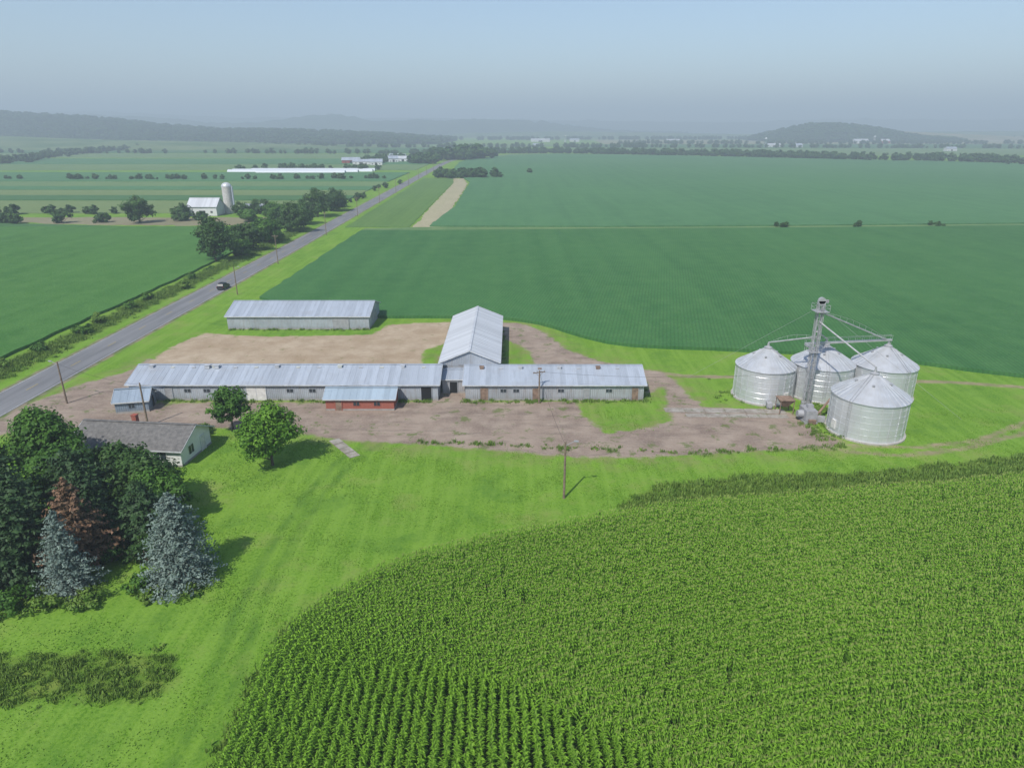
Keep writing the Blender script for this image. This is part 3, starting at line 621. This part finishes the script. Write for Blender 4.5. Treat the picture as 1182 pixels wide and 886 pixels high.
building('long_livestock_barn',6.65,104.2,27.9,9.2,2.7,4.2,0,wallr,roofg,.4,op,[(-11.5+i*3.1,.2,.6,.1 if i%2 else .35,0 if i%3 else 1) for i in range(8)])
building('machine_shed',-7.15,124.2,30,9.9,3.1,5.1,R(-90),wallg,roofw,.3,[('right',0,3.6,.05,2.6,'steel'),('right',3.6,.9,.05,2,'white'),('front',5,3,.05,2.5,'dark')],[])
building('link_shed',-9.4,105.6,3.6,5.6,2.3,2.9,0,wallr,roofg,.2,[('front',0,1.2,.05,1.9,'dark')],[])
building('pole_barn',-45.3,146,30,12,2.9,4.7,0,wallg,roofg,.35,[('right',0,4,.05,2.6,'steel'),('front',9,3.4,.05,2.5,'steel')],[])
b=NB('red_brick',.85);br=b.n('ShaderNodeTexBrick');b.L(b.mapv(b.obj(),(1,1,1),(R(90),0,0)),br.inputs[0]);br.inputs['Scale'].default_value=3.5
br.inputs['Color1'].default_value=(.34,.085,.055,1);br.inputs['Color2'].default_value=(.26,.06,.04,1);br.inputs['Mortar'].default_value=(.3,.2,.16,1);b.col(br.outputs[0]);brick=b.m
building('brick_milk_house',-23,97.5,10.3,3.9,1.95,2.85,0,brick,roofb,.35,[('front',-3.2,.9,.05,1.7,'rust'),('front',-.5,.9,.8,.6,'glass'),('front',2.6,.9,.8,.6,'glass')],[],ribs=1.0)
building('small_shed',-57.4,96.6,4.6,4.0,1.9,3.1,R(12),metalwall('blue_grey_siding',(.2,.25,.31),.15),metalroof('blue_grey_roof',(.3,.36,.43),.2),.3,[('right',.3,1,.05,1.7,'dark'),('front',0,.8,.8,.6,'glass')],[],ribs=.9)
b=NB('asphalt_shingles',.95);c=b.mix(b.rng(b.noise(2,4,b.obj()),.35,.65),(.12,.115,.11),(.2,.19,.18));
c=b.mix(b.rng(b.noise(9,3,b.obj()),.4,.7,0,.5),c,(.08,.08,.078));b.col(c);shing=b.m
b=NB('white_siding',.6);sp=b.n('ShaderNodeSeparateXYZ');b.L(b.obj(),sp.inputs[0]);b.col(b.mix(b.rng(b.noise(.6,4,b.obj()),.3,.7),(.66,.66,.64),(.78,.78,.76)))
b.bump(b.math('FRACT',b.math('MULTIPLY',sp.outputs[2],6)),.5,.03);siding=b.m
hs=building('ranch_house',-48.4,81.3,14.5,7.0,2.5,4.2,R(-6),siding,shing,.5,[('right',-1.2,1.1,.9,1.1,'glass'),('right',1.6,.9,.05,2.0,'white'),('front',4.5,1.6,.9,1.1,'glass'),('front',1,.95,.05,2.05,'dark'),('front',-3.5,1.8,.9,1.1,'glass')],[],ribs=0)
mb=MB();mb.box((-1,.7,4.4),(.6,.6,1.1));mb.box((-1,.7,5.0),(.72,.72,.1));mb.obj('chimney',[brick],hs)

# far farmsteads
barnw=simple('white_barn_wall',(.6,.6,.6),.7,var=.08,scale=.3)
building('white_barn',-150.5,345,14,10,4.6,8.2,0,barnw,roofw,.4,[('front',0,3,.05,2.6,'dark'),('front',-4.5,1,1.5,1,'glass'),('front',4.5,1,1.5,1,'glass')],[],ribs=0)
building('white_shed',-129,356,12,7,2.6,4.2,0,barnw,roofg,.3,[('front',0,3,.05,2.2,'dark')],[],ribs=0)
e=empty('concrete_silo',(-142,352,0));mb=MB();pr=[]
for i in range(21):
    z=i*.64;pr+=[(2.3,z),(2.36,z+.04),(2.36,z+.1),(2.3,z+.14)]
mb.lathe(pr,28);mb.obj('stave_wall',[simple('silo_concrete',(.5,.48,.45),.8)],e)
mb=MB();mb.lathe([(2.42*math.cos(a),13+2*math.sin(a)) for a in np.linspace(0,1.5,8)],28);mb.obj('dome_roof',[roofw],e,True)
mb=MB();mb.box((2.6,0,6.7),(.7,.9,13));mb.obj('chute',[roofg],e)
def far_house(x,y,L,W,ev,rd_,rz=0,wall=barnw,roof=roofg,name='farm_building'):
    building(name,x,y,L,W,ev,rd_,rz,wall,roof,.4,[('front',0,L*.2,.05,ev*.7,'dark'),('front',-L*.3,1.2,1,1.2,'glass'),('front',L*.3,1.2,1,1.2,'glass')],[],ribs=0)
redw=simple('red_barn_wall',(.28,.06,.045),.8)
for a in[(-158,835,14,9,4,7,.1),(-178,850,20,10,3.5,6,0),(-150,905,12,9,5,8,.3),(-140,925,16,9,4,7,0,barnw,roofw),(-160,1005,22,12,4,7,0),(-196,880,24,11,4,7,.1,redw,roofg),
  (600,1660,30,14,5,8,0,barnw,roofw),(640,1620,18,12,5,9,.2),(500,2250,40,18,5,9,0,barnw,roofw),(90,2300,60,20,6,10,0,barnw,roofw),(200,2320,30,16,6,10,0,barnw,roofg),
  (1000,2080,40,18,7,12,0,barnw,roofw),(1060,2060,24,14,7,12,0,redw,roofw),(-700,2000,30,14,5,9,0,barnw,roofw),(820,1350,20,10,5,8,.1,barnw,roofg),(60,1660,24,12,5,8,0,barnw,roofg)]:
    far_house(*a)
for x,y in[(580,1655),(1035,2070),(170,2310)]:
    e=empty('farm_silo',(x,y,0));mb=MB();mb.lathe([(3.,0),(3.,17),(3.1,17),(2.7,19),(1.5,20.2),(.01,20.7)],20);mb.obj('silo_shell',[barnw],e,True)
film=simple('greenhouse_film',(.6,.63,.66),.5,var=.05)
for i,(x0,x1,y) in enumerate([(-277,-138,709),(-262,-138,721),(-277,-150,697),(-245,-160,685)]):
    e=empty('greenhouse',((x0+x1)/2,y,0));L=x1-x0;V=[];F_=[];K=11
    for j,xx in enumerate((-L/2,L/2)):
        for k in range(K): a=math.pi*k/(K-1);V.append((xx,-3.6*math.cos(a),2.6*math.sin(a)))
    F_=[(k,K+k,K+k+1,k+1) for k in range(K-1)]+[tuple(range(K)),tuple(range(K,2*K))[::-1]]
    mesh_obj('hoop_cover',V,F_,[film],parent=e);mb=MB();mb.box((-L/2-.05,0,1.0),(.06,2.4,2.0));mb.box((L/2+.05,0,1.0),(.06,2.4,2.0));mb.obj('end_doors',[doorg],e)

# ------------------------------------------------------------ grain bins
def binmat():
    b=NB('corrugated_bin_steel',.36,.55);o=b.obj();sp=b.n('ShaderNodeSeparateXYZ');b.L(o,sp.inputs[0])
    wn=b.n('ShaderNodeTexWhiteNoise',noise_dimensions='2D')
    ang=b.math('FLOOR',b.math('MULTIPLY',b.math('ARCTAN2',sp.outputs[1],sp.outputs[0]),12/6.2832));ro=b.math('FLOOR',b.math('DIVIDE',sp.outputs[2],.85))
    cb=b.n('ShaderNodeCombineXYZ');b.L(ang,cb.inputs[0]);b.L(ro,cb.inputs[1]);b.L(cb.outputs[0],wn.inputs['Vector'])
    c=b.mix(wn.outputs['Value'],(.66,.67,.69),(.72,.73,.75));c=b.mix(b.rng(b.noise(1,4,b.mapv(o,(1.5,1.5,.2)),rough=.7),.5,.75,0,.3),c,(.5,.48,.46))
    b.col(c);b.bump(b.math('SINE',b.math('MULTIPLY',sp.outputs[2],2*math.pi/.11)),.3,.02);return b.m
binm=binmat();binroof=NB('bin_roof_steel',.42,.5);binroof.col(binroof.mix(binroof.rng(binroof.noise(.8,4,binroof.obj()),.35,.7),(.62,.63,.65),(.52,.52,.52)));binroof=binroof.m
galv=simple('galvanised_steel',(.42,.42,.43),.5,.3)
def grain_bin(x,y,r,eave,peak,door=-90):
    e=empty('grain_bin',(x,y,0))
    mb=MB();mb.lathe([(r+.3,0),(r+.3,.2),(r,.2)],40);mb.obj('concrete_base',[conc],e)
    mb=MB();nr_=int(round((eave-.2)/.86));pr=[]
    for i in range(nr_):
        z=.2+i*(eave-.2)/nr_;z2=.2+(i+1)*(eave-.2)/nr_;pr+=[(r+.02,z),(r+.02,z+.05),(r,z+.07),(r,z2-.01)]
    mb.lathe(pr,72);mb.obj('bin_wall',[binm],e,False)
    mb=MB()
    for i in range(24):
        a=2*math.pi*(i+.5)/24;mb.box(((r+.04)*math.cos(a),(r+.04)*math.sin(a),.2+(eave-.2)/2),(.05,.07,eave-.2),rz=a)
    mb.obj('stiffeners',[binm],e)
    mb=MB();pk=.55;mb.lathe([(r+.16,eave-.06),(r+.16,eave),(pk,peak-.25)],48);mb.obj('cone_roof',[binroof],e)
    mb=MB()
    for i in range(36):
        a=2*math.pi*i/36;ca,sa=math.cos(a),math.sin(a);mb.beam(((r+.16)*ca,(r+.16)*sa,eave+.02),(pk*ca,pk*sa,peak-.23),.05,.05)
    mb.obj('roof_ribs',[binroof],e)
    mb=MB();mb.lathe([(pk,peak-.3),(pk,peak-.05),(pk+.06,peak-.05),(.05,peak+.25)],20);mb.tube((0,0,peak),(0,0,peak+.45),.18,.18,10)
    for k in range(5):
        a=k*1.256+.5;rr_=r*.45;zz=eave+(peak-.25-eave)*.58;mb.tube((rr_*math.cos(a),rr_*math.sin(a),zz-.1),(rr_*math.cos(a)*1.02,rr_*math.sin(a)*1.02,zz+.3),.13,.13,8);mb.box((rr_*math.cos(a)*1.02,rr_*math.sin(a)*1.02,zz+.33),(.4,.32,.06),rz=a)
    mb.obj('peak_cap_and_vents',[galv],e)
    a=R(door);ca,sa=math.cos(a),math.sin(a);mb=MB();mb.box(((r+.07)*ca,(r+.07)*sa,1.35),(.14,.8,1.3),rz=a);mb.obj('door',[doorw],e)
    a+=.45;ca,sa=math.cos(a),math.sin(a);mb=MB()
    for s in(-.2,.2): mb.beam(((r+.16)*ca-s*sa,(r+.16)*sa+s*ca,.4),((r+.16)*ca-s*sa,(r+.16)*sa+s*ca,eave+.3),.04);mb.beam(((r+.2)*ca-s*sa,(r+.2)*sa+s*ca,eave+.12),(.6*ca-s*sa,.6*sa+s*ca,peak-.1),.04)
    for i in range(int(eave/.35)): mb.beam(((r+.16)*ca-.2*sa,(r+.16)*sa+.2*ca,.5+i*.35),((r+.16)*ca+.2*sa,(r+.16)*sa-.2*ca,.5+i*.35),.025)
    mb.obj('ladder',[galv],e)
    mb=MB();a-=1.1;ca,sa=math.cos(a),math.sin(a);mb.box(((r+.7)*ca,(r+.7)*sa,.55),(1.0,.8,.8),rz=a);mb.tube(((r+1.1)*ca,(r+1.1)*sa,.6),((r+1.35)*ca,(r+1.35)*sa,.6),.38,.38,14)
    mb.obj('aeration_fan',[doorg],e);return e
grain_bin(39.9,101.6,4.45,5.3,8.2,-60);grain_bin(49.3,102.6,4.65,5.4,8.4,-130);grain_bin(58.9,102.2,4.7,5.3,8.3,-100);grain_bin(49.9,88.4,4.95,5.5,8.6,-170)

# bucket elevator: slim twin leg with a narrow ladder frame
e=empty('bucket_elevator',(44.6,96.2,0));H=16.4;mb=MB()
mb.box((-.3,0,H/2),(.24,.3,H),0);mb.box((.3,0,H/2),(.24,.3,H),0);mb.box((0,0,.6),(1.1,.55,1.2),0)
mb.box((0,0,H+.1),(1.05,.5,.6),0);mb.tube((0,-.25,H+.4),(0,.25,H+.4),.5,.5,18,0);mb.box((.75,.1,H+.3),(.5,.4,.4),1)
mb.obj('leg_casing',[galv,doorg],e)
mb=MB();S=.42
for sx in(-S,S):
    for sy in(-S,S): mb.beam((sx,sy,0),(sx,sy,H),.07)
nz=16
for i in range(nz):
    z0=H*i/nz;z1=H*(i+1)/nz
    for (a,c_) in(((-S,-S),(S,-S)),((S,-S),(S,S)),((S,S),(-S,S)),((-S,S),(-S,-S))):
        mb.beam((*a,z1),(*c_,z1),.04);p,q_=(a,c_) if i%2 else (c_,a);mb.beam((*p,z0),(*q_,z1),.03)
mb.obj('lattice_tower',[galv],e)
mb=MB()
for z,rad in((9.2,.8),(H-1.1,.95)):
    mb.box((0,0,z),(2*rad,2*rad,.07))
    for x in(-rad,0,rad):
        for y in(-rad,rad): mb.beam((x,y,z),(x,y,z+1.0),.035)
    for k in(.5,1.0):
        for y in(-rad,rad): mb.beam((-rad,y,z+k),(rad,y,z+k),.03)
        for x in(-rad,rad): mb.beam((x,-rad,z+k),(x,rad,z+k),.03)
mb.obj('service_platforms',[galv],e)
mb=MB()
for s in(-.18,.18): mb.beam((s,-.62,.3),(s,-.62,H),.035)
for i in range(44): mb.beam((-.18,-.62,.5+i*.36),(.18,-.62,.5+i*.36),.022)
mb.obj('ladder',[galv],e)
def spout(tx,ty,tz,name,z0=H-.2,truss=True):
    mb=MB();a=Vector((0,0,z0));b_=Vector((tx-44.6,ty-96.2,tz));mb.tube(a,b_,.11,.11,10)
    if truss:
        d=b_-a;n=max(3,int(d.length/1.5));pr=None
        for i in range(n+1):
            p=a+d*i/n;q_=p+Vector((0,0,math.sin(math.pi*i/n)*.7+.04));mb.beam(p,q_,.025)
            if pr is not None: mb.beam(pr[1],q_,.03)
            pr=(p,q_)
    mb.tube(b_,(b_.x,b_.y,tz-.5),.13,.13,10);mb.obj(name,[galv],e)
spout(39.9,101.6,8.9,'spout_1',H-5.0);spout(49.3,102.6,9.2,'spout_2',H-4.2,False);spout(49.9,88.4,9.4,'spout_3',H-2.6,False)
spout(58.9,102.2,9.0,'spout_4',H-1.2)
mb=MB();a=Vector((.2,3.6,9.2));b_=Vector((14.6,6,9.1))
for dy in(-.25,.25): mb.beam(a+Vector((0,dy,.8)),b_+Vector((0,dy,.8)),.035)
for i in range(13):
    p=a+(b_-a)*i/12
    for dy in(-.25,.25): mb.beam(p+Vector((0,dy,0)),p+Vector((0,dy,.8)),.025)
mb.box((a+b_)/2+Vector((0,0,.05)),((b_-a).length,.4,.28),mat=(b_-a).to_track_quat('X','Z').to_matrix())
for p in(a,b_): mb.beam(p,(p.x,p.y,p.z-1.0),.06)
mb.beam((.2,.3,9.2),(.2,3.6,9.2),.3)
mb.obj('roof_conveyor',[galv],e)
mb=MB()
for tx,ty in((30,110),(66,92),(54,112)): mb.tube((0,0,H-.4),(tx-44.6,ty-96.2,0),.015,.015,5)
mb.obj('guy_cables',[doorg],e)
e=empty('grain_dump_hopper',(40.9,94.8,0));mb=MB()
V=[(-1.1,-1,2.2),(1.1,-1,2.2),(1.1,1,2.2),(-1.1,1,2.2),(-.3,-.3,1),(.3,-.3,1),(.3,.3,1),(-.3,.3,1)];mb.add(V,[(0,1,5,4),(1,2,6,5),(2,3,7,6),(3,0,4,7),(4,5,6,7)])
for x in(-1,1):
    for y in(-.9,.9): mb.beam((x,y,0),(x,y,2.2),.1)
mb.box((0,0,2.25),(2.3,2.1,.08));mb.obj('hopper_body',[rustm],e)
e=empty('dryer_unit',(43.2,91.8,0));mb=MB();mb.box((0,0,1.1),(1.6,2.6,1.7));mb.tube((-.8,0,1.1),(-1.6,0,1.1),.6,.5,14);mb.box((0,0,.15),(1.9,2.9,.2));mb.box((.2,.2,2.2),(.8,.8,.5));mb.obj('dryer_body',[doorg],e)
e=empty('grain_auger',(46,92,0));mb=MB();mb.tube((-2.6,-1.4,.5),(1.5,1.5,3.6),.16,.16,10);mb.box((-2.7,-1.5,.4),(1,.8,.6));mb.beam((-1,-.3,1.6),(-1.3,-.9,.1),.06);mb.beam((-1,-.3,1.6),(-.7,.4,.1),.06);mb.obj('auger_tube',[rustm],e)

# ------------------------------------------------------------ poles
wood=simple('weathered_pole_wood',(.2,.15,.11),.95,var=.3,scale=3)
def pole(name,x,y,h,arm=True,lamp=False,rz=0):
    e=empty(name,(x,y,0),rz);mb=MB();mb.tube((0,0,-.1),(0,0,h),.15,.1,10);mb.obj('pole_shaft',[wood],e)
    if arm:
        mb=MB();mb.box((0,.12,h-.35),(2.0,.1,.12))
        for s in(-.85,-.3,.3,.85): mb.tube((s,.12,h-.28),(s,.12,h-.1),.05,.03,6)
        mb.beam((-.6,.08,h-.38),(0,.08,h-.95),.04);mb.beam((.6,.08,h-.38),(0,.08,h-.95),.04);mb.obj('crossarm',[wood],e)
    if lamp:
        mb=MB();mb.beam((0,0,h-.5),(1.0,0,h+.05),.05);mb.box((1.2,0,h+.05),(.5,.22,.13));mb.tube((1.25,0,h),(1.25,0,h-.1),.11,.09,10);mb.obj('lamp_head',[galv],e)
    return e
pole('yard_light_pole',6.0,69.3,7.2,False,True,R(0));pole('street_lamp',-69.2,98.4,6.8,False,True,R(170))
pole('utility_pole',-52.3,89.8,6.6,False);pole('utility_pole',4.2,98.4,5.4,True,False,R(20));pole('utility_pole',-70.6,172.5,7.2,False,True)
for i,y in enumerate(range(215,900,62)): pole('utility_pole',-73.8-.009*(y-215),y,9,True)
mb=MB()
def wire(a,b_,sag=.5):
    a=Vector(a);b_=Vector(b_);pp=[a+(b_-a)*i/10-Vector((0,0,sag*4*(i/10)*(1-i/10))) for i in range(11)]
    for i in range(10): mb.tube(pp[i],pp[i+1],.014,.014,4,caps=False)
wire((-69.2,98.4,6.5),(-52.3,89.8,6.3));wire((-52.3,89.8,6.3),(-23,97.5,3.4));wire((6,69.3,6.8),(4.2,98.4,5.2),.8);wire((4.2,98.4,5.2),(44.6,96.2,6),.9)
mb.obj('service_wires',[darko])

# ------------------------------------------------------------ car on the road
e=empty('suv_car',(-76.9,179.5,.045));cp_=NB('car_paint_black',.3,.1,.4);cp_.col((.012,.013,.016));tyre=simple('tyre',(.02,.02,.02),.9);carglass=NB('car_glass',.35,spec=.3);carglass.col((.01,.012,.015));carglass=carglass.m
mb=MB();sec=[(-2.35,.45,.95,.84),(-2.25,.38,1.05,.9),(-1.0,.32,1.08,.94),(1.0,.32,1.08,.94),(2.0,.36,.98,.9),(2.38,.45,.82,.78)]
def loft(secs,m):
    V=[];F_=[]
    for y,z0,z1,hw in secs: V+=[(-hw,y,z0),(-hw*.97,y,z1-.12),(-hw*.88,y,z1),(hw*.88,y,z1),(hw*.97,y,z1-.12),(hw,y,z0)]
    for i in range(len(secs)-1):
        for k in range(6): F_.append((i*6+k,(i+1)*6+k,(i+1)*6+(k+1)%6,i*6+(k+1)%6))
    F_+=[(0,1,2,3,4,5),tuple(range(len(secs)*6-6,len(secs)*6))[::-1]];mb.add(V,F_,m)
loft(sec,0);loft([(-2.15,1.0,1.1,.86),(-1.85,1.0,1.58,.78),(0.35,1.0,1.62,.78),(1.15,1.0,1.1,.84)],1);loft([(-1.75,1.5,1.66,.72),(-1.6,1.5,1.72,.72),(.1,1.5,1.72,.72),(.35,1.5,1.64,.7)],0)
mb.box((-.78,-2.3,.82),(.2,.1,.3),3);mb.box((.78,-2.3,.82),(.2,.1,.3),3);mb.box((0,-2.38,.5),(1.6,.1,.2),2)
for x in(-.98,.98): mb.box((x,.85,1.08),(.2,.12,.14),0)
mb.obj('body',[cp_.m,carglass,simple('bumper',(.05,.05,.05)),simple('tail_light',(.3,.02,.02),.4)],e)
for i,(x,y) in enumerate([(-.85,-1.45),(.85,-1.45),(-.85,1.5),(.85,1.5)]):
    mb=MB();mb.tube((x-.12,y,.34),(x+.12,y,.34),.34,.34,16);mb.tube((x-.135,y,.34),(x+.135,y,.34),.18,.18,12,1);mb.obj('wheel_%d'%(i+1),[tyre,galv],e)

# ------------------------------------------------------------ summer haze (real air volume)
h=bpy.data.objects.new('haze_air',bpy.data.meshes.new('haze_air'));COL.objects.link(h)
bm=bmesh.new();bmesh.ops.create_cube(bm,size=1);bm.to_mesh(h.data);bm.free();h.location=(0,4300,149);h.scale=(19000,13000,300)
m=bpy.data.materials.new('haze');m.use_nodes=True;nt=m.node_tree;nt.nodes.remove(nt.nodes['Principled BSDF'])
HC=(.78,.925,1,1);HD=.00047
vs=nt.nodes.new('ShaderNodeVolumeScatter');vs.inputs['Color'].default_value=HC;vs.inputs['Density'].default_value=HD
va=nt.nodes.new('ShaderNodeVolumeAbsorption');va.inputs['Color'].default_value=HC;va.inputs['Density'].default_value=HD
ad=nt.nodes.new('ShaderNodeAddShader');nt.links.new(vs.outputs[0],ad.inputs[0]);nt.links.new(va.outputs[0],ad.inputs[1])
nt.links.new(ad.outputs[0],nt.nodes['Material Output'].inputs['Volume']);h.data.materials.append(m)
